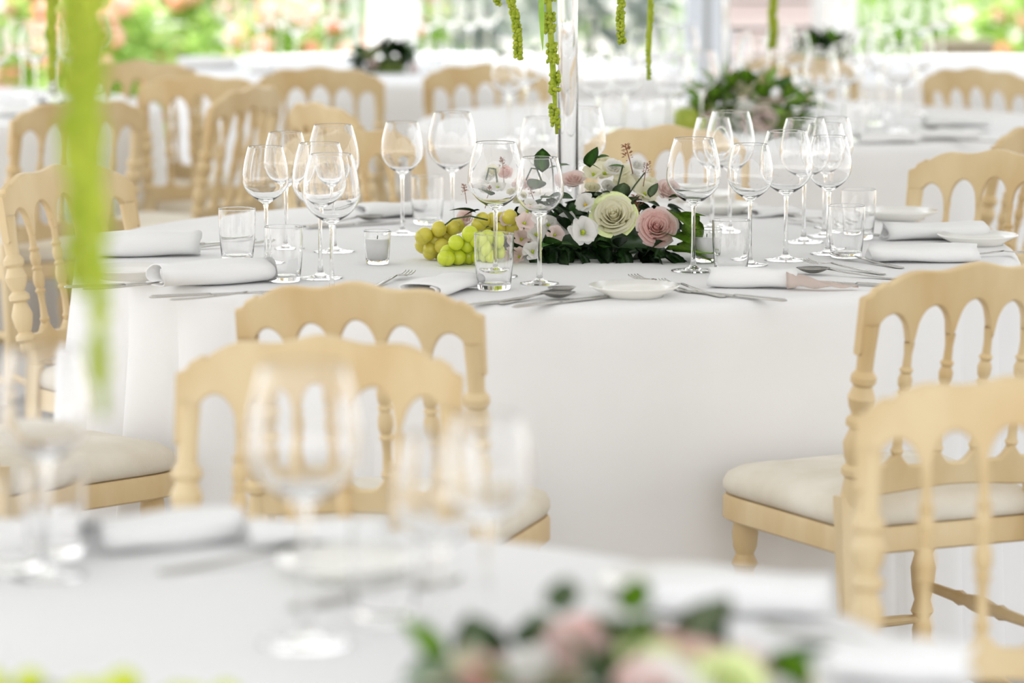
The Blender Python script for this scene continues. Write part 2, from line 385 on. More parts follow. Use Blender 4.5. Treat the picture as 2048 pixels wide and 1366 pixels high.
def make_chair():
    e = empty('banquet_chair')
    xs = sorted(set([round(-HW + 2 * HW * i / 90, 5) for i in range(91)]))
    bm = bmesh.new(); strip(bm, xs, crest_top, crest_bot, 0.020); cr = obj('crest_rail', bm, wood, e)
    # lower rail with peaks under every spindle
    def lr_top(x):
        d = min(abs(x - s) for s in SP + [-PX, PX]); return 0.548 + 0.026 * max(0, 1 - d / 0.024) ** 1.6
    xs2 = [-PX + 2 * PX * i / 72 for i in range(73)]
    bm = bmesh.new(); strip(bm, xs2, lr_top, lambda x: 0.505 + 0.006 * math.cos(x / PX * math.pi), 0.020); obj('lower_rail', bm, wood, e)
    prof = [(0, .0075), (.04, .011), (.07, .008), (.20, .0065), (.30, .0075), (.33, .0115), (.36, .0075), (.38, .010), (.42, .012), (.48, .0115), (.54, .008),
            (.56, .0115), (.59, .0075), (.62, .0105), (.68, .0115), (.73, .008), (.76, .0115), (.79, .007), (.90, .0065), (1, .0085)]
    for s in SP:
        z0, z1 = 0.565, crest_bot(s) + 0.01
        bm = bmesh.new(); turned(bm, (s, back_y(z0) + curve_y(s), z0), (s, back_y(z1) + curve_y(s), z1), prof, 12); obj('spindle', bm, wood, e)
    pprof = [(0, .015), (.12, .0155), (.20, .0130), (.22, .0195), (.25, .0195), (.27, .0125), (.31, .0175), (.38, .0215), (.44, .0150), (.46, .0125), (.475, .0205), (.505, .0205), (.53, .0125), (.57, .0185), (.62, .0220), (.68, .0150),
             (.70, .0205), (.73, .0205), (.76, .0135), (.86, .0140), (1, .0165)]
    for s in (-PX, PX):
        bm = bmesh.new(); z1 = crest_top(s) - 0.055; turned(bm, (s, back_y(.47) + curve_y(s), .47), (s, back_y(z1) + curve_y(s), z1), pprof, 16)
        # square rear leg raked backwards
        p1 = Vector((s, -0.188, 0.50)); p0 = Vector((s * 1.03, -0.235, 0.0)); M, L = along(p0, p1); secs = []
        for t, h in ((0, .013), (.5, .016), (1, .018)): secs.append([M @ Vector((a * h, b * h, t * L)) for a, b in ((-1, -1), (1, -1), (1, 1), (-1, 1))])
        loft(bm, secs); obj('back_post', bm, wood, e)
    out = seat_outline()
    bm = ring_bm(out, [(0.97, 0.400, 0), (1.0, 0.404, 0), (1.0, 0.438, 0), (0.985, 0.443, 0)]); obj('seat_frame', bm, wood, e)
    bm = ring_bm(out, [(0.93, 0.443, 0), (0.975, 0.446, 0), (1.0, 0.456, 0), (1.0, 0.466, 0), (0.975, 0.478, 0), (0.90, 0.489, 0), (0.75, 0.497, 0), (0.5, 0.502, 0), (0.2, 0.504, 0)])
    obj('seat_cushion', bm, fabric, e)
    lprof = [(0, .010), (.05, .013), (.10, .011), (.45, .017), (.50, .013), (.53, .020), (.58, .014), (.63, .019), (.72, .022), (.78, .016), (.81, .022), (.85, .015), (.88, .020), (.94, .022), (1, .019)]
    for s in (-1, 1):
        bm = bmesh.new(); turned(bm, (s * 0.172, 0.172, 0), (s * 0.172, 0.165, 0.402), lprof, 14); obj('front_leg', bm, wood, e)
    sprof = [(0, .007), (.12, .009), (.28, .010), (.33, .0135), (.37, .010), (.44, .014), (.5, .0155), (.56, .014), (.63, .010), (.67, .0135), (.72, .010), (.88, .009), (1, .007)]
    for z_ in (0.14, 0.26):
        for s in (-1, 1):
            bm = bmesh.new(); turned(bm, (s * 0.173, 0.170, z_), (s * 0.177, -0.218 + 0.05 * z_, z_), sprof, 10); obj('stretcher', bm, wood, e)
    bm = bmesh.new(); turned(bm, (-0.172, 0.170, 0.20), (0.172, 0.170, 0.20), sprof, 10); obj('stretcher', bm, wood, e)
    bm = bmesh.new(); turned(bm, (-0.176, -0.213, 0.20), (0.176, -0.213, 0.20), sprof, 10); obj('stretcher', bm, wood, e)
    return e
chair0 = make_chair(); used = []
def chair(p, face, label, group='limewashed banquet chairs'):
    o = chair0 if not used else copy_tree(chair0)
    used.append(1); f = Vector((face[0], face[1], 0)).normalized()
    q = Vector((p[0], p[1], 0)) + f * 0.262
    o.location = (q.x, q.y, 0); o.rotation_euler = (0, 0, math.atan2(-f.x, f.y)); tag(o, label, 'chair', group); return o
H_ = 0.87
chair(G(716, 563, H_), (0.20, 0.97), 'tan wooden chair with its back to us, at the front of the rose table')
chair(G(1945, 524, H_), (-0.40, 0.92), 'pale wooden chair with beige cushion and turned legs, right front of the rose table')
chair(G(640, 677, H_), (-0.08, -1), 'blurred wooden chair behind the large blurred wine glass')
chair(G(2030, 760, H_), (-0.12, -1), 'blurred yellowish chair back in front of the beige cushioned chair')
chair(G(126, 352, 0.85), (0.80, -0.60), 'tan spindle-back chair at the left end of the rose table')
chair((-0.86 - .262 * .66, 5.94 - .262 * .75), (0.66, 0.75), 'chair whose white domed cushion shows below the draped cloth corner')
chair(G(1335, 252, H_), (-0.12, -1), 'blurred tan chair behind the roses, far side of the rose table')
chair(G(700, 258, H_), (0.55, -0.83), 'blurred tan chair behind the stemmed glasses, far left of the rose table')
chair(G(1992, 302, H_), (-0.45, -0.89), 'cream wooden chair behind the rolled napkins at the right end')
chair(G(158, 198, H_), (-0.55, 0.8), 'brown blurred chair before the shaded far tablecloth')
chair(G(495, 172, H_), (-0.9, 0.42), 'brown blurred chair turned sideways near the sunlit cloth')
chair(G(405, 150, H_), (0.1, 1), 'pale blurred chair against the sunlit hanging cloth')
chair(G(278, 120, H_), (0.1, 1), 'whitish blurred chair between hydrangeas and sunlit tablecloth')
chair(G(640, 133, H_), (0.05, 1), 'blurred chair backed to us before the sunlit table top')
chair(G(645, 205, H_), (0.85, 0.5), 'light brown blurred chair back just above the nearest wine glasses')
chair(G(972, 127, H_), (0.1, 1), 'blurred tan chair at the right of the sunlit table')
chair(G(1955, 135, H_), (0.62, 0.78), 'blurred tan chair by the dark planter, right of many glasses')
chair(G(2075, 242, H_), (-0.8, 0.6), 'tan chair back cut by the edge of the picture above the cream chair')
chair(G(1596, 110, H_), (0.1, 1), 'blurred tan chair behind the apple centrepiece')

# ================================================================= GLASSWARE
def split_glass(name, prof, cuts, seg):       # one closed glass profile, its faces shared out over bowl, stem and foot
    e = empty(name)
    for nm, a, b in cuts:
        bm = bmesh.new(); lathe(bm, prof[a:b + 1], seg); obj(nm, bm, glass, e)
    return e
def wine_profile(H, rb, rr, hb):
    # outside from the foot centre to the rim, then inside down to the bowl centre
    rf = rb * 0.80; zb = H - hb
    P = [(0, 0), (rf * .98, 0.0), (rf, 0.0009), (rf * .98, 0.0018), (rf * .6, 0.0032), (rf * .25, 0.0065), (0.0058, 0.012), (0.0042, 0.022)]
    nf = len(P) - 1
    P += [(0.0036, 0.05), (0.0034, zb * 0.6), (0.0035, zb - 0.012), (0.0050, zb - 0.003)]
    ns = len(P) - 1
    t = 0.0011; N = 18; outer = []
    for k in range(N + 1):
        v = k / N
        if v < 0.42: r = rb * math.sin(math.pi / 2 * (v / 0.42)) ** 0.62
        else: r = rb + (rr - rb) * ((v - 0.42) / 0.58) ** 1.7
        if k == N: outer.append((r + 0.0004, H - 0.0006))
        outer.append((max(r, 0.008), zb + v * hb))
    P += outer
    P += [(rr - t * 0.12, H + 0.0003), (rr - t * 0.5, H + 0.0005), (rr - t * 0.88, H + 0.0003)]
    inner = []
    for r, z in reversed(outer):
        v = (z - zb) / hb
        if v < 0.06: continue
        if v > 0.9999: r += 0.0
        inner.append((r - t - 0.0006 * max(0, 0.3 - v), z - 0.0002 if v > .9 else z + 0.0028 * max(0, 0.35 - v)))
    P += inner + [(0.010, zb + 0.0045), (0, zb + 0.004)]
    return P, nf, ns
def make_wine(name, H, rb, rr, hb, seg=44):
    P, nf, ns = wine_profile(H, rb, rr, hb)
    return split_glass(name, P, [('foot', 0, nf), ('stem', nf, ns), ('bowl', ns, len(P) - 1)], seg)
LARGE = make_wine('wine_glass', 0.240, 0.0495, 0.036, 0.118); SMALL = make_wine('wine_glass', 0.222, 0.0425, 0.0315, 0.102)
FAR = make_wine('wine_glass', 0.232, 0.047, 0.034, 0.112, 24)
first = {}
def place_glass(proto, key, pos, label, cat, group, rz=0):
    o = proto if key not in first else copy_tree(proto)
    first[key] = 1; o.location = pos; o.rotation_euler = (0, 0, rz); tag(o, label, cat, group); return o
def make_tumbler(name, H, r0, r1, seg=44):
    t = 0.0014
    P = [(0, 0.0015), (r0 * .7, 0.0012), (r0 * .8, .0006), (r0 - .003, 0), (r0 - .001, 0.0004), (r0, 0.0016), (r0 + .0004, .003), (r0 + (r1 - r0) * .45, H * .25), (r0 + (r1 - r0) * .85, H * .55), (r1, H * .8), (r1, H - .0014), (r1, H - .0007), (r1 - t * .14, H - .0002), (r1 - t * .5, H), (r1 - t * .86, H - .0002), (r1 - t, H - .0007), (r1 - t, H - .0014),
         (r1 - t, H * .8), (r0 + (r1 - r0) * .85 - t, H * .55), (r0 + (r1 - r0) * .45 - t, H * .25), (r0 - t * 1.0, 0.015), (r0 - t * 1.6, 0.0115), (r0 * .78, 0.0098), (r0 * .5, 0.0092), (0, 0.009)]
    bm = bmesh.new(); lathe(bm, P, seg); return obj(name, bm, glass)
TUMB = make_tumbler('tumbler', 0.098, 0.0285, 0.0345)
T3 = TOP + 0.0005
WG = 'wine glasses on the rose table'
glasses = [  # px, py of the foot, size, label
    (533, 537, 'S', 'wine glass at the far left of the table, over the left tumbler'),
    (573, 497, 'S', 'wine glass half hidden behind the leftmost wine glass'),
    (641, 556, 'L', 'wine glass overlapped by the front one of the left cluster'),
    (668, 503, 'L', 'tallest wine glass at the back of the left cluster'),
    (664, 588, 'L', 'front wine glass of the left cluster, chair crest below it'),
    (805, 468, 'S', 'slim wine glass standing alone behind the votive candle'),
    (905, 466, 'L', 'large wine glass left of the centrepiece, tallest above the grapes'),
    (991, 553, 'L', 'large wine glass in front of the golden grapes and lisianthus'),
    (1079, 567, 'S', 'wine glass in front of the white stocks, beside the spoon'),
    (1080, 455, 'S', 'wine glass behind the centrepiece, left of the vase'),
    (1163, 452, 'L', 'large wine glass directly behind the tall glass vase'),
    (1386, 542, 'L', 'large wine glass just right of the pink rose'),
    (1424, 455, 'S', 'small wine glass behind the large one right of the roses'),
    (1459, 463, 'L', 'large wine glass at the back, above the tumbler by the votive'),
    (1499, 530, 'S', 'wine glass directly behind the tumbler right of the roses'),
    (1571, 520, 'L', 'large wine glass in front of the right cluster'),
    (1607, 484, 'L', 'large wine glass at the back of the right cluster'),
    (1648, 472, 'S', 'small wine glass half hidden within the right cluster'),
    (1656, 508, 'S', 'rightmost wine glass, over the twin tumblers'),
    (1662, 455, 'S', 'wine glass peeping out at the back of the right cluster'),
]
for px, py, s, lb in glasses:
    p = G(px, py, T3); place_glass(LARGE if s == 'L' else SMALL, 'wine' + s, p, lb, 'wine glass', WG, px * 0.01)
TG_ = 'tumblers on the rose table'
for px, py, lb in [(475, 522, 'tumbler at the left edge of the table beside the knife tip'), (568, 563, 'tumbler above the front chair crest, left side'),
                   (855, 448, 'faint tumbler between two glasses left of the grapes'), (990, 570 + 4, 'tumbler standing before the green grapes'),
                   (1462, 548, 'tumbler between the votive and the rolled napkin'), (1692, 515, 'front tumbler of the pair at the right'),
                   (1716, 478, 'back tumbler of the pair at the right'), (1330, 420, 'tumbler hidden far behind the roses')]:
    if px == 990: p = G(988, 579, T3)
    elif px == 1330: continue
    else: p = G(px, py, T3)
    place_glass(TUMB, 'tumbler', p, lb, 'tumbler', TG_, px * .01)
# ================================================================= CANDLES
def make_votive():
    e = empty('votive_candle'); H, r0, r1 = 0.062, 0.0195, 0.0255
    P = [(0, 0.0005), (r0 - .002, 0.0004), (r0 - .0005, 0), (r0 + .0004, 0.0006), (r0 + .001, 0.002), (r0 + .002, .008), (r1 - .0003, H - .002), (r1, H - .0008), (r1 - .0003, H), (r1 - .0008, H + .0002), (r1 - .0013, H), (r1 - .0016, H - .0008), (r1 - .0019, H - .002), (r0 + .0012, 0.012), (r0 + .0004, 0.0088), (r0 - .001, 0.008), (0, 0.008)]
    bm = bmesh.new(); lathe(bm, P, 36); obj('glass_cup', bm, glass, e)
    bm = bmesh.new(); lathe(bm, [(0, 0.0085), (r0 - .001, 0.0085), (r0 + .0032, 0.046), (r0 + .002, 0.047), (0.003, 0.0462), (0, 0.0465)], 30); wx = obj('wax', bm, wax, e)
    bm = bmesh.new(); tube(bm, [(0, 0, .046), (0.0005, 0, .053)], 0.0009, 6); obj('wick', bm, stemm, e)
    return e
VOT = make_votive()
place_glass(VOT, 'votive', G(755, 528, T3), 'white votive candle in clear glass left of the grapes', 'candle', 'votive candles')
place_glass(VOT, 'votive', G(1413, 524, T3), 'white votive candle in clear glass right of the pink rose', 'candle', 'votive candles')

# ================================================================= NAPKINS, PLATES, CUTLERY
def make_napkin(L, W, Hh, seed=0, turns=1.55, taper=0.0):
    # linen rolled loosely and pressed flat: a spiral strip of real thickness, seen from its end
    r = random.Random(seed); N = 44; t = 0.0022; nl = 10; bm = bmesh.new(); ph = r.uniform(0, 6)
    def pt(k, l, off):
        a = k / N * turns * 2 * math.pi; s = 1 - 0.42 * k / N
        hh = Hh / 2 * s; ww = W / 2 * s
        c, si = math.cos(a - 2.4), math.sin(a - 2.4)
        x = (ww + off) * math.copysign(abs(c) ** 0.75, c) + 0.15 * W * (k / N) * 0.3; z = Hh / 2 + (hh + off) * math.copysign(abs(si) ** 0.85, si)
        wv = 0.0018 * math.sin(l * 7 + ph + a) + taper * (l - 0.5) * 0.3 * (z / Hh)
        return Vector((x, (l - 0.5) * L + 0.004 * math.sin(a * 2 + ph), max(z + wv, 0.0004)))
    sh = []
    for off in (0, -t):
        sh.append([[bm.verts.new(pt(k, l / nl, off)) for l in range(nl + 1)] for k in range(N + 1)])
    for k in range(N):
        for l in range(nl):
            bm.faces.new((sh[0][k][l], sh[0][k + 1][l], sh[0][k + 1][l + 1], sh[0][k][l + 1]))
            bm.faces.new((sh[1][k][l], sh[1][k][l + 1], sh[1][k + 1][l + 1], sh[1][k + 1][l]))
        for l, a in ((0, 0), (nl, 1)): bm.faces.new((sh[0][k][l], sh[1][k][l], sh[1][k + 1][l], sh[0][k + 1][l]) if a == 0 else (sh[0][k][l], sh[0][k + 1][l], sh[1][k + 1][l], sh[1][k][l]))
    for k in (0, N):
        for l in range(nl): bm.faces.new((sh[0][k][l], sh[0][k][l + 1], sh[1][k][l + 1], sh[1][k][l]))
    return bm
def napkin(px, py, ang, L, W, Hh, label, seed, z=T3, name='napkin', taper=0.0):
    p = G(px, py, z) if not isinstance(px, Vector) else px
    o = obj(name, make_napkin(L, W, Hh, seed, taper=taper), napkin_m, None, True, p); o.rotation_euler = (0, 0, R(ang)); tag(o, label, 'napkin', 'rolled white napkins'); return o
NZ = 0.0085
napkin(292, 512, -80, 0.20, 0.085, 0.052, 'grey-white folded napkin lying at the left edge behind the bread plate', 1, T3)
napkin(425, 568, -62, 0.215, 0.10, 0.046, 'white napkin with an open looped end near the left front', 2)
napkin(778, 432, -70, 0.13, 0.12, 0.030, 'white napkin at the far side behind the votive candle', 3)
napkin(1505, 575, -98, 0.15, 0.06, 0.038, 'rolled white napkin in front of the tumbler by the votive', 4)
napkin(1868, 478, -84, 0.20, 0.085, 0.036, 'rolled white napkin lying below the cream chair', 5)
napkin(1845, 523, -89, 0.20, 0.085, 0.036, 'front rolled white napkin above the pale chair crest', 6)
napkin(1545, 432, -60, 0.10, 0.06, 0.02, 'small white napkin end seen between the right stems', 7)
napkin(880, 585, -25, 0.17, 0.10, 0.030, 'white napkin rising behind the front chair crest', 8)
# peach linen lying loose from the rolled napkin
bm = bmesh.new()
def ply(u, v):
    x = 0.125 * u; y = (v - .5) * (0.036 * (1 - 0.6 * u)); return Vector((x, y + .004 * math.sin(u * 9), 0.004 + 0.026 * (1 - u) ** 1.3 * (math.sin(math.pi * v) ** 0.7) + 0.004 * math.sin(u * 8 + v * 5) ** 2))
grid(bm, ply, 16, 12); bmesh.ops.solidify(bm, geom=bm.faces[:], thickness=0.0018)
o = obj('napkin', bm, mat('peach_linen', (0.82, 0.72, 0.66), 0.85), None, True, G(1572, 580, T3)); o.rotation_euler = (0, 0, R(-2)); tag(o, 'loose pinkish linen tail right of the rolled napkin, beside the spoon', 'napkin')

def make_plate(r):
    P = [(0, 0.0035), (r * .55, 0.003), (r * .58, 0.0), (r * .64, 0.0), (r * .66, 0.004), (r * .98, 0.0165), (r, 0.0185), (r * .985, 0.0195), (r * .66, 0.0085), (r * .6, 0.0065), (0, 0.0065)]
    bm = bmesh.new(); lathe(bm, P, 56); return obj('bread_plate', bm, china)
PLATE = make_plate(0.078)
for px, py, lb in [(258, 556, 'white bread plate at the left edge of the table'), (1268, 592, 'cream bread plate in front of the roses, beside two forks'),
                   (1800, 438, 'bread plate at the far right below the cream chair'), (1955, 488, 'bread plate at the right edge beside the napkins'),
                   (1440, 425, 'bread plate at the far side behind the right glasses'), (1400, 402, 'plate at the far rim of the table behind the pink rose')]:
    place_glass(PLATE, 'plate', G(px, py, T3), lb, 'plate', 'white bread plates')

def sec(y, hw, z, th): return [Vector((-hw, y, z)), Vector((-hw * .6, y, z + th)), Vector((hw * .6, y, z + th)), Vector((hw, y, z)), Vector((hw * .6, y, z - th * .4)), Vector((-hw * .6, y, z - th * .4))]
def handle(bm, L0, L1, z1):     # from the butt (L0) to the neck (L1)
    S = []
    for t, hw, th in ((0, .003, .001), (.03, .0075, .0016), (.12, .0085, .0018), (.4, .0062, .0018), (.75, .0036, .002), (1, .003, .002)):
        S.append(sec(L0 + (L1 - L0) * t, hw, 0.0015 + z1 * t ** 2, th))
    loft(bm, S)
def make_fork():
    e = empty('fork'); bm = bmesh.new(); handle(bm, -0.10, 0.035, 0.008); obj('handle', bm, steel, e)
    bm = bmesh.new(); loft(bm, [sec(.033, .003, .0095, .0018), sec(.042, .009, .0085, .0014), sec(.055, .0115, .007, .0013), sec(.062, .0115, .0065, .0012)]); hd = obj('head', bm, steel, e)
    for k in range(4):
        x = -0.0092 + k * 0.00613; bm = bmesh.new()
        loft(bm, [[q + Vector((x, 0, 0)) for q in sec(y, hw, z, .001)] for y, hw, z in ((.060, .0019, .0065), (.080, .0017, .006), (.098, .0014, .009), (.104, .0005, .011))]); obj('tine', bm, steel, hd)
    return e
def make_knife():
    e = empty('knife'); bm = bmesh.new(); S = []
    for y, hw, th in ((-.115, .004, .002), (-.11, .0085, .0032), (-.06, .0082, .003), (-.02, .0068, .003), (-.008, .006, .0028)): S.append(sec(y, hw, 0.003, th))
    loft(bm, S); obj('handle', bm, steel, e)
    bm = bmesh.new(); loft(bm, [[Vector((a - .001, y, .0025)), Vector((a, y, .0045)), Vector((b, y, .0038)), Vector((b + .0002, y, .003)), Vector((b, y, .0022)), Vector((a, y, .0018))] for y, a, b in
        ((-.009, -.004, .004), (.005, -.0055, .0065), (.05, -.0055, .0085), (.085, -.0052, .008), (.104, -.005, .003), (.112, -.0048, -.0042))]); obj('blade', bm, steel, e)
    return e
def make_spoon():
    e = empty('spoon'); bm = bmesh.new(); handle(bm, -0.11, 0.035, 0.010); obj('handle', bm, steel, e)
    bm = bmesh.new()
    def up(u, v):
        y = 0.030 + 0.064 * v; hw = 0.0205 * max(math.sin(math.pi * (0.04 + 0.92 * v)), .02) ** 0.62 * (1.0 - 0.12 * (v - .5))
        x = (2 * u - 1) * hw; d = 0.0105 * (1 - (2 * u - 1) ** 2) * math.sin(math.pi * v) ** .8
        return Vector((x, y, 0.0115 - d + 0.002 * (1 - v)))
    grid(bm, up, 12, 14); bmesh.ops.solidify(bm, geom=bm.faces[:], thickness=0.0014); obj('spoon_bowl', bm, steel, e)
    return e
CUT = {'fork': make_fork(), 'knife': make_knife(), 'spoon': make_spoon()}
def cutlery(kind, px, py, ang, label, tilt=0.0, z=None):
    p = G(px, py, T3) if z is None else Vector((G(px, py, z)))
    o = place_glass(CUT[kind], kind, p, label, kind, 'steel cutlery on the tables'); o.rotation_euler = (R(tilt), 0, R(ang)); return o
cutlery('fork', 1325, 574, 28, 'steel fork whose tines touch the bread plate before the roses')
cutlery('fork', 1385, 583, 30, 'second steel fork right of the bread plate before the roses')
cutlery('knife', 1462, 594, 50, 'steel knife right of the two forks, below the rolled napkin', 0)
cutlery('spoon', 1080, 596, -38, 'steel spoon with upturned bowl below the front tumbler')
cutlery('spoon', 1052, 603, -62, 'steel spoon handle left of the upturned spoon bowl')
cutlery('knife', 1128, 606, -48, 'steel knife with dark blade right of the upturned spoon')
cutlery('spoon', 1690, 553, 62, 'steel spoon with oval bowl above the pale chair crest')
cutlery('knife', 1705, 570, 66, 'steel knife beneath the oval spoon at the right')
cutlery('fork', 1690, 540, 40, 'curved fork left of the front tumbler at the right')
cutlery('fork', 1735, 527, 34, 'fork tines beside the front rolled napkin')
cutlery('fork', 1640, 453, 40, 'fork in the shade behind the right wine stems')
cutlery('fork', 1662, 448, 38, 'second fork behind the right wine stems')
cutlery('knife', 1825, 476, 60, 'knife tip crossing between the two right napkins')
cutlery('fork', 1972, 513, -78, 'fork lying on the right edge beside the front napkin')
cutlery('knife', 258, 573, -70, 'dark knife handle below the left bread plate')
cutlery('fork', 280, 577, -74, 'fork handle beside the dark knife below the left plate')
cutlery('knife', 330, 539, -58, 'knife tip rising over the left folded napkin')
cutlery('knife', 430, 592, -70, 'knife handle in front of the looped napkin')
cutlery('fork', 455, 597, -72, 'fork handle in front of the looped napkin')
cutlery('knife', 415, 490, -55, 'dark knife pointing at the left tumbler')
cutlery('fork', 440, 496, -62, 'fork beside the left tumbler')
cutlery('spoon', 690, 447, -52, 'dark spoon bowl in shade behind the left cluster stems')
cutlery('knife', 715, 452, -60, 'knife beside the dark spoon at the far side')
cutlery('fork', 778, 566, -20, 'fork tines rising above the front chair crest')
cutlery('knife', 1500, 428, 60, 'dark knife at the far side behind the right glasses')

# ================================================================= FLOWERS
def petal_mesh(kind):
    bm = bmesh.new()
    def fn(u, v):
        a = (2 * u - 1); wv = math.sin(math.pi * (0.10 + 0.72 * v)) ** 0.7
        if kind == 'cup':
            r = 0.18 + 0.52 * math.sin(v * 1.75) ; ang = a * 1.0 * wv; z_ = 1.0 * v - 0.10 * a * a * v + (-0.10 * max(0, v - 0.8) / 0.2)
            r += 0.16 * max(0, v - 0.78) / 0.22
        elif kind == 'tight':
            r = 0.14 + 0.30 * math.sin(v * 2.2); ang = a * 1.35 * wv; z_ = 1.05 * v - 0.12 * a * a * v
        else:   # open
            r = 0.10 + 0.95 * v; ang = a * 0.72 * wv; z_ = 0.55 * math.sin(v * 1.7) - 0.06 * a * a - 0.12 * max(0, v - .75) + 0.03 * math.sin(a * 7) * v
        return Vector((r * math.sin(ang), r * math.cos(ang), z_))
    grid(bm, fn, 8, 7)
    return bm
PET = {}
def petal(kind, m):
    k = (kind, m.name)
    if k not in PET:
        o = obj('petal', petal_mesh(kind), m); PET[k] = o.data; bpy.data.objects.remove(o)
    return PET[k]
CORE = {}
def core(m, r=0.2):
    if m.name not in CORE:
        bm = bmesh.new(); ico(bm, (0, 0, 0.46), 0.115, 2, (1, 1, 3.6)); o = obj('bud', bm, m); CORE[m.name] = o.data; bpy.data.objects.remove(o)
    return CORE[m.name]
def orient(p, d, s, roll=0): return Matrix.Translation(p) @ Vector(d).to_track_quat('Z', 'Y').to_matrix().to_4x4() @ Matrix.Rotation(roll, 4, 'Z') @ Matrix.Scale(s, 4)
RL = {}
def rose_layer(t, m):
    k = (round(t, 2), m.name)
    if k not in RL:
        bm = bmesh.new(); rr = random.Random(int(t * 1000)); ph = rr.uniform(0, 6)
        def fn(u, v):
            a = 2 * u - 1; wv = math.sin(math.pi * (0.14 + 0.62 * v)) ** 0.6; ang = a * (1.45 - 0.45 * t) * wv; R0 = 0.05 + 0.66 * t
            r = R0 * (0.38 + 0.62 * math.sin(min(v * 1.8, 1.5708))) + 0.02 * v; lip = max(0.0, v - 0.74) / 0.26
            r *= 1 - 0.55 * max(0, 0.4 - t) / 0.4 * v ** 2
            r += lip ** 1.5 * (0.02 + 0.20 * t) + 0.015 * t * math.sin(a * 5 + ph) * v
            z_ = v * (0.98 - 0.22 * t) - 0.10 * a * a * v - 0.12 * t * lip ** 2 - 0.10 * t
            return Vector((r * math.sin(ang), r * math.cos(ang), z_))
        grid(bm, fn, 8, 8); o = obj('petal', bm, m); RL[k] = o.data; bpy.data.objects.remove(o)
    return RL[k]
def rose(parent, p, d, s, m, m2=None, seed=0, n=17):
    r = random.Random(seed); c = inst('rose', core(m), parent, orient(p, d, s, r.uniform(0, 6)))
    n = 26 if n > 15 else 15
    for k in range(n):
        t = k / (n - 1); a = k * 2.25
        inst('petal', rose_layer(t, m2 if (m2 and t > 0.86) else m), c, Matrix.Rotation(a, 4, 'Z') @ Matrix.Rotation(-r.uniform(0, .10) * t, 4, 'X') @ Matrix.Scale(1 + r.uniform(-.05, .05), 4))
    return c
def lisianthus(parent, p, d, s, m, mc, seed=0, n=7):
    r = random.Random(seed); bmn = 'centre_' + mc.name
    if bmn not in CORE:
        bm = bmesh.new()
        for k in range(12):
            a = k * 2.4; ico(bm, (0.10 * math.cos(a) * (k / 12), 0.10 * math.sin(a) * (k / 12), 0.22 + .05 * (k % 3)), 0.07, 1)
        ico(bm, (0, 0, 0.05), 0.2, 1); o = obj('b', bm, mc); CORE[bmn] = o.data; bpy.data.objects.remove(o)
    c = inst('lisianthus', CORE[bmn], parent, orient(p, d, s, r.uniform(0, 6)))
    for k in range(n):
        a = k * 2 * math.pi / n + r.uniform(-.15, .15); tl = -0.35 + 0.16 * (k % 2) + r.uniform(-.1, .1); sc_ = r.uniform(0.9, 1.08)
        M = Matrix.Rotation(a, 4, 'Z') @ Matrix.Rotation(-tl, 4, 'X') @ Matrix.Diagonal((sc_ * 1.35, sc_, sc_, 1)); inst('petal', petal('open', m), c, M)
    return c
LEAFM = {}
def leafmesh(m, W):
    k = (m.name, W)
    if k not in LEAFM:
        bm = bmesh.new(); leaf_bm(bm, Matrix.Identity(4), 1.0, W, 0.25, 6); bmesh.ops.solidify(bm, geom=bm.faces[:], thickness=0.02)
        o = obj('leaf', bm, m); LEAFM[k] = o.data; bpy.data.objects.remove(o)
    return LEAFM[k]
def leaf(parent, p, d, L, m, W=0.55, roll=0.0): return inst('leaf', leafmesh(m, W), parent, Matrix.Translation(p) @ rotm(d, roll) @ Matrix.Scale(L, 4))
SPRIG = None
def sprig(parent, p, d, s, seed=0):
    global SPRIG
    if SPRIG is None:
        r = random.Random(3); bm = bmesh.new(); tube(bm, [(0, 0, -1.0), (0.03, 0, -.2), (0, 0, 0.9)], 0.035, 5)
        for k in range(46):
            z_ = r.uniform(0.0, 1.0); a = r.uniform(0, 6.28); q = 0.32 * (1 - 0.65 * z_) * r.uniform(.3, 1)
            d_ = Vector((math.cos(a), math.sin(a), r.uniform(.2, 1.2))); leaf_bm(bm, Matrix.Translation((q * math.cos(a), q * math.sin(a), z_)) @ rotm(d_), 0.24, 0.14, nv=2)
        o = obj('sprig', bm, brownm); SPRIG = o.data; bpy.data.objects.remove(o)
    return inst('sprig', SPRIG, parent, orient(p, d, s, seed))
def grapes(name, pts, m, label, r0, group='bunches of white grapes'):
    c = sum((p for p in pts), Vector()) / len(pts); e = empty(name, (c.x, c.y, T3)); tag(e, label, 'grapes', group)
    bm = bmesh.new(); ico(bm, (0, 0, 0), 1.0, 3, (1, 1, 1.08)); o = obj('grape', bm, m); me = o.data; bpy.data.objects.remove(o)
    r = random.Random(int(c.x * 1000))
    off = Vector((c.x, c.y, T3))
    st = bmesh.new()
    for p in pts:
        q = p - off; q.z = max(q.z, r0 * 1.0); rr = r0 * r.uniform(.93, 1.07)
        inst('grape', me, e, Matrix.Translation(q) @ Matrix.Rotation(r.uniform(0, 3), 4, 'X') @ Matrix.Scale(rr, 4))
        tube(st, [q, q * 0.5 + Vector((0, 0.01, 0.02))], 0.0012, 5)
    obj('stalk', st, stemm, e)
    return e
YF = 6.42
main_c = G(1135, 490, T3)
arr = empty('flower_centrepiece', (main_c.x, 6.62, T3)); tag(arr, 'low centrepiece of cream and pink roses, lisianthus and dark leaves around the vase', 'flower arrangement', 'flower centrepieces')
A0 = Vector((main_c.x, 6.62, T3))
def L_(px, py, Y): return D(px, py, Y) - A0
V = Vector
S1 = 1 / 1090.0
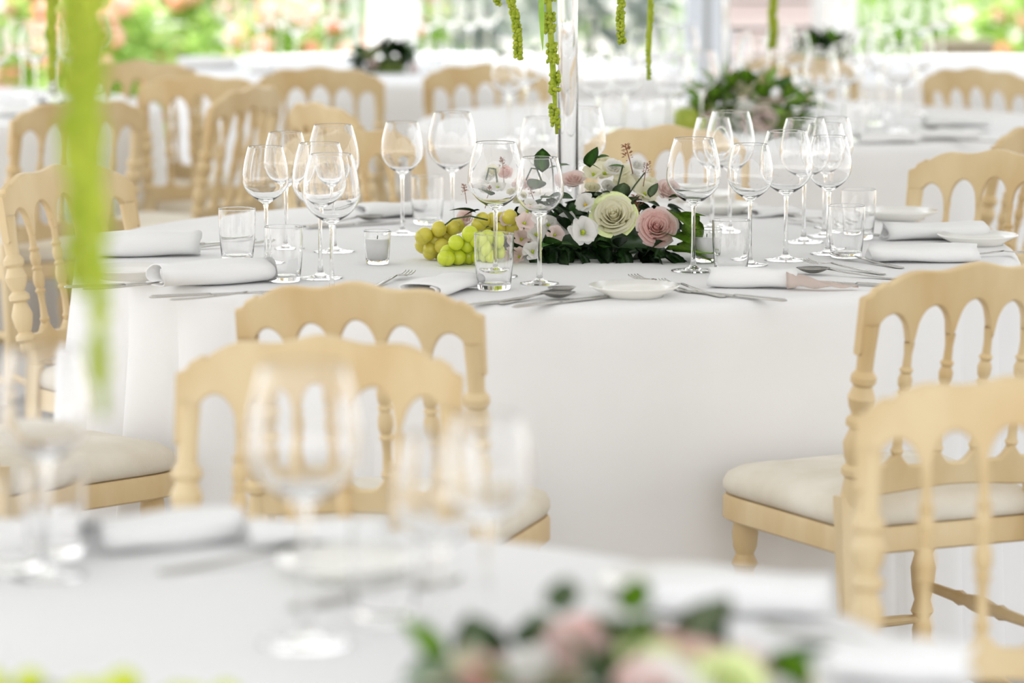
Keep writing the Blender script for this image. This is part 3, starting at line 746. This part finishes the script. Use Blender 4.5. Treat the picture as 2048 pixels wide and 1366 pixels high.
# moss base hidden below the leaves
bm = bmesh.new(); ico(bm, (0, 0, 0.02), 0.15, 3, (1.15, 0.7, 0.36)); 
for v in bm.verts: v.co.z = max(v.co.z, 0.0)
obj('moss_base', bm, leafd, arr)
rose(arr, L_(1230, 443, 6.47), (-0.12, -0.80, 0.50), 0.050, petw, petgreen, 1, 19)
rose(arr, L_(1310, 462, 6.45), (0.10, -0.85, 0.42), 0.044, petp, petpp, 2, 19)
rose(arr, L_(1147, 368, 6.60), (0, -0.6, 0.8), 0.027, petpp, None, 3, 13)
rose(arr, L_(1328, 388, 6.55), (0.4, -0.6, 0.6), 0.028, petpp, None, 4, 13)
rose(arr, L_(936, 438, 6.50), (-0.5, -0.6, 0.4), 0.022, petpp, petp, 5, 11)
rose(arr, L_(1016, 352, 6.62), (-0.2, -0.6, 0.8), 0.020, petp, None, 6, 11)
lisianthus(arr, L_(1172, 412, 6.47), (-0.2, -0.8, 0.5), 0.021, petwh, yellowc, 7)
lisianthus(arr, L_(1165, 467, 6.41), (0.12, -0.88, 0.42), 0.029, petwh, greenc, 8)
lisianthus(arr, L_(1138, 452, 6.44), (-0.4, -0.8, 0.4), 0.024, petwh, greenc, 9)
lisianthus(arr, L_(996, 378, 6.56), (-0.1, -0.8, 0.5), 0.018, petwh, greenc, 10)
lisianthus(arr, L_(1210, 352, 6.58), (-0.1, -0.6, 0.8), 0.026, petw, greenc, 11)
lisianthus(arr, L_(1245, 376, 6.56), (0.2, -0.5, 0.8), 0.024, petw, greenc, 12)
rose(arr, L_(1262, 356, 6.60), (0.2, -0.4, 0.9), 0.020, petwh, None, 13, 11)
lisianthus(arr, L_(1287, 392, 6.52), (0.3, -0.7, 0.6), 0.024, petw, greenc, 14)
rose(arr, L_(976, 362, 6.62), (-0.4, -0.5, 0.7), 0.024, petwh, None, 15, 11)
rose(arr, L_(1205, 330, 6.66), (0.0, -0.3, 0.9), 0.022, petw, None, 31, 11)
for k, (px, py, sz, mm) in enumerate([(1188, 352, .021, petw), (1228, 338, .020, petwh), (1272, 334, .017, petwh), (1300, 376, .019, petw), (1184, 382, .018, petw), (1216, 380, .019, petwh), (1262, 372, .019, petw), (985, 347, .017, petw), (1048, 372, .018, petpp), (1250, 350, .018, petw), (1030, 400, .018, petw), (960, 388, .016, petwh)]):
    (rose if k % 3 else lisianthus)(arr, L_(px, py, 6.55 + .02 * (k % 4)), (rnd.uniform(-.4, .4), -0.6, rnd.uniform(.3, .9)), sz, mm, None if k % 3 else greenc, 60 + k, 11 if k % 3 else 6)
# white stocks beside the grapes
for k, (px, py, s) in enumerate([(1048, 448, .020), (1072, 470, .019), (1042, 480, .020), (1065, 505, .019), (1040, 515, .018), (1096, 452, .019), (1108, 470, .017), (1055, 425, .018), (1018, 440, .017), (1082, 435, .017)]):
    lisianthus(arr, L_(px, py, 6.41 + 0.02 * (k % 3)), (rnd.uniform(-.4, .4), -0.8, rnd.uniform(.1, .6)), s, petwh if k % 2 else petpp, petw and greenc, 40 + k, 6)
for px, py, s in [(1258, 318, .022), (1291, 348, .018), (1276, 420, .022), (930, 388, .014), (1008, 340, .018), (975, 395, .016), (1062, 395, .018)]:
    sprig(arr, L_(px, py, 6.50), (rnd.uniform(-.3, .3), -0.2, 1), s * 1.35, px)
# leaves: px, py of the leaf base, direction, length in px, material, width ratio
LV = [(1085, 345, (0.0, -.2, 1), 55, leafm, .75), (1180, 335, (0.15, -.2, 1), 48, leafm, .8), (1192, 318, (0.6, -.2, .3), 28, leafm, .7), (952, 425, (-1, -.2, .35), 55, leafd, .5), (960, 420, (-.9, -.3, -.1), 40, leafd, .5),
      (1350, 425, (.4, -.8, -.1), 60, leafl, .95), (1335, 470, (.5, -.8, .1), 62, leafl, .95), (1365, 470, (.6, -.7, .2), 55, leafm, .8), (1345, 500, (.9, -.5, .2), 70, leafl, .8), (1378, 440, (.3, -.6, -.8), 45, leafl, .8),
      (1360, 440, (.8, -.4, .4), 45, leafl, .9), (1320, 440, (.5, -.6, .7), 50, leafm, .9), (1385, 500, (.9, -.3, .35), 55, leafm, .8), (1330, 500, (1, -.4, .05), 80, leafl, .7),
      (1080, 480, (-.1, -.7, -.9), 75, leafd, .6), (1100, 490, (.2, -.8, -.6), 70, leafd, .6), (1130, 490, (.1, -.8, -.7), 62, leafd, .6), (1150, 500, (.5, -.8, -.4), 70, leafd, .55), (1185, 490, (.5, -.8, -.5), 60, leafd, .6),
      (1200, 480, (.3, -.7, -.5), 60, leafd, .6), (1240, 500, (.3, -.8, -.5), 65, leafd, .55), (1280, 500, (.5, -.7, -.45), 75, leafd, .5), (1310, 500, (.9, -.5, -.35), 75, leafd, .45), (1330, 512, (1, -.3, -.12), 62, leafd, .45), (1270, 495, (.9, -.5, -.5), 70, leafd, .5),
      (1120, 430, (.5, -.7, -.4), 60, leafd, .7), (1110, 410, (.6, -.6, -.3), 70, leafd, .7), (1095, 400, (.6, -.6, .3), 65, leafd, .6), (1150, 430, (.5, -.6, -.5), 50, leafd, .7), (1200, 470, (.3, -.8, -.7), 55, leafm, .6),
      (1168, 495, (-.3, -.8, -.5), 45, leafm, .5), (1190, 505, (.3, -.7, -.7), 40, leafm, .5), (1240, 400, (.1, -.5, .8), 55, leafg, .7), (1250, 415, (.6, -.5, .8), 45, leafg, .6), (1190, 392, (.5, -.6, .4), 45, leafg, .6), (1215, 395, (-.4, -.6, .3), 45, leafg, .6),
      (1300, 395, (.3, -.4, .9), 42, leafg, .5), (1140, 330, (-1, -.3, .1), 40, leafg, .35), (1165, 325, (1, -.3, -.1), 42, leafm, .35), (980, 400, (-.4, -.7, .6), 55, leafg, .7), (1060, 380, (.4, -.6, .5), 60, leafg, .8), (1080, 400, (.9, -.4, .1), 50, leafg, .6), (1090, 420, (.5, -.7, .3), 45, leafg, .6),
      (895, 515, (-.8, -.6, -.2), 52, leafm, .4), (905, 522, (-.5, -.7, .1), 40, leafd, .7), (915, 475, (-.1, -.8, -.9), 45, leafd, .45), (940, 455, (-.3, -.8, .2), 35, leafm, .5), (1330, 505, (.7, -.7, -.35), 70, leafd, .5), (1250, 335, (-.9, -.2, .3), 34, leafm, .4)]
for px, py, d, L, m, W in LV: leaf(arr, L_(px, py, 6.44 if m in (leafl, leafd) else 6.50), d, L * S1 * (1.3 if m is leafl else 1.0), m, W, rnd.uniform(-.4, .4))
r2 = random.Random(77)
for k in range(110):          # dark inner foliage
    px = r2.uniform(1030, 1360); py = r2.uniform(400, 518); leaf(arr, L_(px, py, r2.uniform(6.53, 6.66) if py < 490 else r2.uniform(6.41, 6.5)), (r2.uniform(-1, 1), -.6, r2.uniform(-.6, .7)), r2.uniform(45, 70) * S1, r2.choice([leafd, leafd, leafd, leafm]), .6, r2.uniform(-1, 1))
bm = bmesh.new()
tube(bm, [L_(975, 440, 6.42), L_(940, 432, 6.40), L_(905, 438, 6.40), L_(890, 450, 6.41)], 0.0016, 6); tube(bm, [L_(1220, 440, 6.5), L_(1232, 385, 6.5), L_(1246, 330, 6.5)], 0.0016, 6)
tube(bm, [L_(1250, 400, 6.5), L_(1270, 370, 6.5), L_(1290, 345, 6.5)], 0.0014, 6)
for a, b in (((970, 350), (995, 365)), ((1045, 350), (1085, 365))):
    tube(bm, [L_(a[0], a[1] + 10, 6.5), L_((a[0] + b[0]) / 2 - 6, a[1] - 14, 6.5), L_((a[0] + b[0]) / 2 + 8, a[1] - 12, 6.5), L_(b[0], b[1], 6.5)], 0.002, 6)
obj('stems', bm, stemm, arr)
gy = [(850, 470), (862, 498), (846, 490), (878, 458), (872, 480), (892, 474), (884, 492), (860, 512), (876, 512), (845, 474), (906, 455), (914, 452), (965, 440), (985, 440), (1005, 440), (1020, 435), (1000, 455), (975, 455), (958, 448), (1025, 455)]
grapes('grape_bunch', [D(px, py, 6.44 + 0.016 * (i % 3)) for i, (px, py) in enumerate(gy)], grapey, 'golden yellow grapes spilling from the left end of the centrepiece', 0.0145)
gg = [(912, 485), (896, 505), (926, 515), (940, 468), (935, 490), (905, 520), (890, 528), (916, 535), (945, 500), (955, 480), (960, 515), (938, 530), (965, 497), (975, 475), (985, 500), (980, 520), (1000, 480), (1005, 505), (895, 538), (960, 535)]
grapes('grape_bunch', [D(px, py, 6.36 + 0.016 * (i % 3)) for i, (px, py) in enumerate(gg)], grapeg, 'bright green grapes in front, behind the front tumbler', 0.0150)

# simpler centrepieces of the other tables
FLM = {}
def whole_flower(m):
    if m.name not in FLM:
        bm = bmesh.new()
        for k in range(14):
            n0 = len(bm.verts); bm.from_mesh(rose_layer(k / 13, m)); bm.verts.ensure_lookup_table(); bmesh.ops.rotate(bm, matrix=Matrix.Rotation(k * 2.25, 3, 'Z'), verts=bm.verts[n0:])
        o = obj('rose', bm, m); FLM[m.name] = o.data; bpy.data.objects.remove(o)
    return FLM[m.name]
def centrepiece(pos, rx, ry, rz_, seed, label, flowers, leaves, nf=12, nl=50, fs=0.045, nb=4):
    e = empty('flower_centrepiece', pos); tag(e, label, 'flower arrangement', 'flower centrepieces'); r = random.Random(seed)
    bm = bmesh.new(); ico(bm, (0, 0, 0.0), 1, 2, (rx * .7, ry * .7, rz_ * .6))
    for v in bm.verts: v.co.z = max(v.co.z, 0)
    obj('moss_base', bm, mossm, e)
    for k in range(nl + nf + nb):
        a = r.uniform(0, 6.283); el = math.asin(r.uniform(0.02, 1)); n_ = V((math.cos(a) * math.cos(el), math.sin(a) * math.cos(el), math.sin(el)))
        q = V((n_.x * rx, n_.y * ry, n_.z * rz_ + .012)) * r.uniform(.78, 1.0); d = (n_ + V((0, -.3, .2))).normalized()
        if k < nl: leaf(e, q * .9, (d + V((r.uniform(-.7, .7), r.uniform(-.7, .7), r.uniform(-.5, .5)))).normalized(), r.uniform(.05, .075), r.choice(leaves), r.choice([.55, .75]), r.uniform(-1, 1))
        elif k < nl + nf:
            m = r.choice(flowers); inst('rose', whole_flower(m), e, orient(q * .85, d, r.uniform(.6, 1.0) * fs, a))
        else: sprig(e, q, (n_ + V((0, 0, .6))), .03, a)
    return e
pB = G(1520, 272, T3)
centrepiece(V((pB.x, 9.55, T3)), 0.19, 0.15, 0.13, 5, 'blurred centrepiece of light leaves, white roses and brown bracts behind the right glasses', [petw, petwh, petpp], [leafl, leafl, leafl, leafl, leafm], 12, 80, .045, 8)
pD = G(772, 143, T3)
centrepiece(V((pD.x, 11.95, T3)), 0.10, 0.10, 0.085, 6, 'small dark green centrepiece on the sunlit far table', [petpp, petgreen], [leafd, leafd, leafm], 5, 60, .035, 1)
pG2 = G(1650, 150, T3)
centrepiece(V((pG2.x, 11.9, T3)), 0.11, 0.10, 0.13, 7, 'blurred olive-green foliage centrepiece before the white wall', [petgreen], [leafm, leafl, leafd], 3, 60, .035, 3)
pF = V((0.085, 2.90, T3))
centrepiece(pF, 0.20, 0.14, 0.088, 8, 'very blurred flowers with cream and pink roses at the bottom edge', [petw, petwh, petpp, petp, petgreen, petw, petwh], [leafg, leafl, leafg, leafm], 46, 40, .042, 6)
for k, (px, py) in enumerate([(1122, 1230), (1265, 1230)]):
    o = leafmesh([leafg, leafl][k], .75)
    e = bpy.data.objects.get('flower_centrepiece.004')
    if e: inst('leaf', o, e, Matrix.Translation(D(px, py, 2.9) - pF) @ rotm((0.05, -.3, 1)) @ Matrix.Scale(.042, 4))
gp = []
rg = random.Random(4)
for k in range(26): gp.append(V((-0.40 + rg.uniform(-.07, .16), 2.93 + rg.uniform(-.06, .06), T3 + rg.choice([.016, .025, .035]))))
grapes('grape_bunch', gp, grapeg, 'very blurred green grapes at the bottom left corner', 0.0155)
pp = G(1405, 262, T3)
for k, (px, py) in enumerate([(1403, 252), (1372, 262)]):
    q = G(px, py, T3); bm = bmesh.new(); P = [(0, .008), (.012, .002), (.03, .004), (.037, .03), (.034, .05), (.02, .063), (.006, .058), (0, .056)]; lathe(bm, P, 20)
    o = obj('apple', bm, applem, None, True, q); tag(o, ['green apple with a shadowed side left of the blurred centrepiece', 'paler green apple at the left end of the blurred centrepiece'][k], 'apple', 'apples by the blurred centrepiece')
    bm = bmesh.new(); tube(bm, [(0, 0, .055), (.003, 0, .072)], .0018, 5); obj('stalk', bm, stemm, o)

# ================================================================= VASES AND HANGING AMARANTH
def vase(px, py, label, r=0.0215, H=0.86, lean=0.0):
    p = G(px, py, T3); t = 0.0035
    P = [(0, 0.0), (0.05, 0.0), (0.052, 0.003), (0.048, 0.008), (r + .004, 0.022), (r, 0.05), (r * .95, H * .5), (r * 1.15, H * .8), (r * 2.2, H * .94), (r * 3.2, H), (r * 3.2 - t, H), (r * 2.2 - t, H * .94), (r * 1.15 - t, H * .8), (r * .95 - t, H * .5), (r - t, 0.05), (0, 0.035)]
    bm = bmesh.new(); lathe(bm, P, 40); o = obj('tall_glass_vase', bm, glass, None, True, p); o.rotation_euler = (0, R(lean), 0); tag(o, label, 'vase', 'tall clear glass vases'); return p, H
pv, hv = vase(1137, 470, 'tall slender clear glass vase rising out of the rose centrepiece', 0.0205, 0.86, -0.3)
pvb, _ = vase(1449, 258, 'tall glass vase glinting behind the rose table, right of the hanging stems', 0.013, 0.9)
def top_bouquet(p, z, label, r=0.16):
    e = empty('top_bouquet', (p.x, p.y, z)); tag(e, label, 'flower arrangement', 'bouquets on the tall vases'); rr = random.Random(int(p.x * 999))
    bm = bmesh.new(); ico(bm, (0, 0, 0.06), r * .6, 2, (1, 1, .6)); obj('moss_base', bm, mossm, e)
    for k in range(36):
        a = rr.uniform(0, 6.28); el = rr.uniform(-.1, 1.4); n_ = V((math.cos(a) * math.cos(el), math.sin(a) * math.cos(el), math.sin(el))); leaf(e, n_ * r * .55 + V((0, 0, .06)), n_, .09, rr.choice([leafm, leafl]), .5)
    return e
top_bouquet(pv, T3 + 0.85, 'leafy bouquet on top of the vase in the roses')
top_bouquet(pvb, T3 + 0.89, 'leafy bouquet on top of the vase behind the rose table')
def strand(px0, px1, py1, Y, rad, label, seed, lumpy=0.0, zt=None, tip=1.0):
    r = random.Random(seed); top = D(px0, 0, Y); bot = D(px1, py1, Y)
    zt = zt or top.z + 0.30; extra = zt - top.z; sl = (bot - top) / max(0.01, (top.z - bot.z))
    st = top - sl * extra; bm = bmesh.new(); Lg = (st - bot).length; n = int(Lg / (rad * 0.42)); pts = []
    tube(bm, [st.lerp(bot, k / 12) for k in range(13)], [rad * .55 * (1 if k < 11 else .6) for k in range(13)], 8)
    for k in range(n):
        t = k / n; c = st.lerp(bot, t); c.x += 0.002 * math.sin(t * 23 + seed)
        wr = rad * (1 - (1 - tip) * t)
        if lumpy and (math.sin(t * 60 + seed) < -0.55 + 0.4 * (1 - t)): continue
        for q in range(5):
            a = r.uniform(0, 6.28); off = wr * (0.62 + lumpy * r.uniform(0, .9) * (1 - t) ** .5)
            ico(bm, c + V((math.cos(a) * off, math.sin(a) * off, r.uniform(-.4, .4) * rad)), wr * r.uniform(.34, .5), 1)
    e = obj('amaranth_strand', bm, amar); tag(e, label, 'amaranth', 'hanging green amaranth'); e['kind'] = 'thing'; return e
strand(1024, 1040, 118, 6.60, 0.0100, 'hanging green amaranth strand left of the vase, ending above the far glasses', 1)
strand(1097, 1114, 268, 6.56, 0.0102, 'longest beaded green amaranth strand hanging along the glass vase', 2, 0.9)
strand(1242, 1243, 88, 6.62, 0.0090, 'short green amaranth strand hanging right of the vase', 3)
strand(1301, 1296, 160, 7.3, 0.0105, 'slightly blurred green amaranth strand, furthest right of the vase', 4, 0, None, .55)
strand(990, 996, 10, 6.7, 0.0088, 'amaranth tip just peeking in at the top edge', 5)
strand(1547, 1545, 96, 9.4, 0.014, 'blurred dark green amaranth strand before the pinkish boards', 6)
strand(103, 105, 165, 10.0, 0.026, 'blurred olive amaranth strand before the hydrangeas', 7, .5, None, .6)
strand(152, 160, 590, 2.95, 0.0185, 'thick very blurred amaranth strand in front of the left chair', 8, .3, 1.62, .75)
strand(182, 205, 830, 2.90, 0.0135, 'long thin blurred amaranth strand reaching down past the cloth corner', 9, .2, 1.62, .7)
strand(172, 180, 130, 2.98, 0.022, 'short thick blurred amaranth strand at the upper left', 10, .6, 1.62)
pvf, _ = vase(-60, 1425, 'very blurred tall glass vase standing just outside the left edge of the picture', 0.014, 0.86)
top_bouquet(pvf, T3 + 0.85, 'leafy bouquet on top of the very blurred vase at the left')
pvc, _ = vase(108, 205, 'blurred tall glass vase on the shaded far table by the hydrangeas', 0.014, 0.92)
top_bouquet(pvc, T3 + 0.91, 'leafy bouquet on the vase by the hydrangeas')
bm = bmesh.new(); leaf_bm(bm, Matrix.Identity(4), 0.13, 0.011, .3, 6); o = obj('grass_blade', bm, leafl, None, True, D(1083, -40, 6.55)); o.rotation_euler = (R(-88), 0, R(4)); tag(o, 'thin green grass blade hanging beside the longest amaranth strand', 'leaf')

# ================================================================= FAR TABLE SETTINGS
def far_glasses(pts, what, group):
    order = sorted(range(len(pts)), key=lambda i: pts[i][0])
    for i, (px, py) in enumerate(pts):
        k = order.index(i) + 1
        place_glass(FAR, 'far', G(px, py, T3), 'blurred wine glass, %s from the left %s' % (ORD[k], what), 'wine glass', group, px * .01)
far_glasses([(1018, 283), (1052, 262), (1195, 288), (1250, 283), (1283, 215), (1322, 205), (1366, 208), (1345, 292), (1402, 278), (1473, 222), (1507, 240), (1560, 205), (1588, 222), (1640, 282), (1690, 262), (1722, 215), (1760, 232), (1797, 262), (1835, 228)], 'on the table behind the roses', 'wine glasses on the table behind the roses')
far_glasses([(462, 122), (520, 128), (560, 118), (592, 140), (652, 112), (688, 120), (818, 116), (856, 130), (900, 122), (940, 128), (975, 120)], 'on the sunlit far table', 'wine glasses on the sunlit far table')
far_glasses([(-8, 215), (45, 190), (72, 205), (118, 192), (152, 212), (190, 176)], 'on the shaded far table by the hydrangeas', 'wine glasses on the shaded far table')
far_glasses([(1675, 128), (1715, 140), (1775, 132), (1812, 120), (1850, 138), (1885, 126)], 'on the far table by the white wall', 'wine glasses on the far table by the white wall')
def far_tumblers(pts, what):
    order = sorted(range(len(pts)), key=lambda i: pts[i][0])
    for i, (px, py) in enumerate(pts): place_glass(TUMB, 'tumbler', G(px, py, T3), 'blurred tumbler, %s from the left %s' % (ORD[order.index(i) + 1], what), 'tumbler', 'tumblers ' + what)
far_tumblers([(1090, 278), (1225, 262), (1312, 270), (1712, 282), (1745, 250)], 'on the table behind the roses')
far_tumblers([(870, 140), (505, 138)], 'on the sunlit far table')
napkin(1910, 252, -88, 0.18, 0.085, 0.034, 'blurred rolled napkin on the table behind, right end', 11)
napkin(1890, 278, -92, 0.17, 0.085, 0.026, 'blurred napkin lower right on the table behind', 12)
napkin(1775, 285, -84, 0.16, 0.085, 0.028, 'blurred napkin beside the stem foot on the table behind', 13)
napkin(415, 136, -85, 0.20, 0.09, 0.045, 'blurred rolled napkin on the left edge of the sunlit table', 14)
napkin(925, 158, -95, 0.20, 0.09, 0.04, 'blurred rolled napkin right of the dark centrepiece', 15)
napkin(560, 146, -95, 0.20, 0.09, 0.03, 'blurred bright napkin in the middle of the sunlit table', 16)
napkin(60, 232, -95, 0.18, 0.09, 0.03, 'blurred napkin on the shaded far table', 17)
cutlery('spoon', 1905, 262, 60, 'blurred steel spoon beside the right napkin on the table behind')
cutlery('knife', 1905, 284, 80, 'blurred steel knife on the table behind, lower right')

# ================================================================= FOREGROUND TABLE SETTING (very blurred)
FGG = 'blurred wine glasses in the foreground'
for px, py, s, lb in [(612, 1285, 'L', 'largest blurred wine glass before the blurred chair'), (880, 1345, 'S', 'blurred wine glass left one of the pair at the bottom middle'), (975, 1290, 'S', 'blurred wine glass right one of the pair at the bottom middle'),
                      (96, 1150, 'L', 'blurred wine glass before the left end of the rose table')]:
    o = place_glass(LARGE if s == 'L' else SMALL, 'wine' + s, G(px, py, T3), lb, 'wine glass', FGG)
    if px == 612: o.scale = (1.12, 1.12, 1.12)
for px, py, lb in [(112, 1110, 'blurred tumbler before the domed cushion'), (30, 1140, 'blurred tumbler at the left edge of the front table'), (770, 1240, 'blurred tumbler beside the large blurred wine glass')]:
    place_glass(TUMB, 'tumbler', G(px, py, T3), lb, 'tumbler', 'blurred tumblers in the foreground')
napkin(1480, 1225, -100, 0.18, 0.085, 0.045, 'very blurred rolled napkin behind the bottom flowers', 21)
napkin(1800, 1360, -100, 0.13, 0.085, 0.04, 'very blurred napkin at the lower right corner', 22)
napkin(330, 1090, -60, 0.17, 0.085, 0.04, 'very blurred napkin at the far left rim of the front table', 23)
napkin(640, 1090, -90, 0.15, 0.085, 0.03, 'very blurred napkin behind the large blurred wine glass', 24)
for px, py, lb in [(700, 1150, 'very blurred bread plate beside the large wine glass'), (1350, 1190, 'very blurred bread plate behind the bottom flowers')]:
    place_glass(PLATE, 'plate', G(px, py, T3), lb, 'plate', 'white bread plates')
cutlery('spoon', 500, 1125, -58, 'very blurred dark spoon on the front table')
cutlery('knife', 760, 1190, -50, 'very blurred knife on the front table')
cutlery('fork', 1720, 1290, 60, 'very blurred fork on the right rim of the front table')
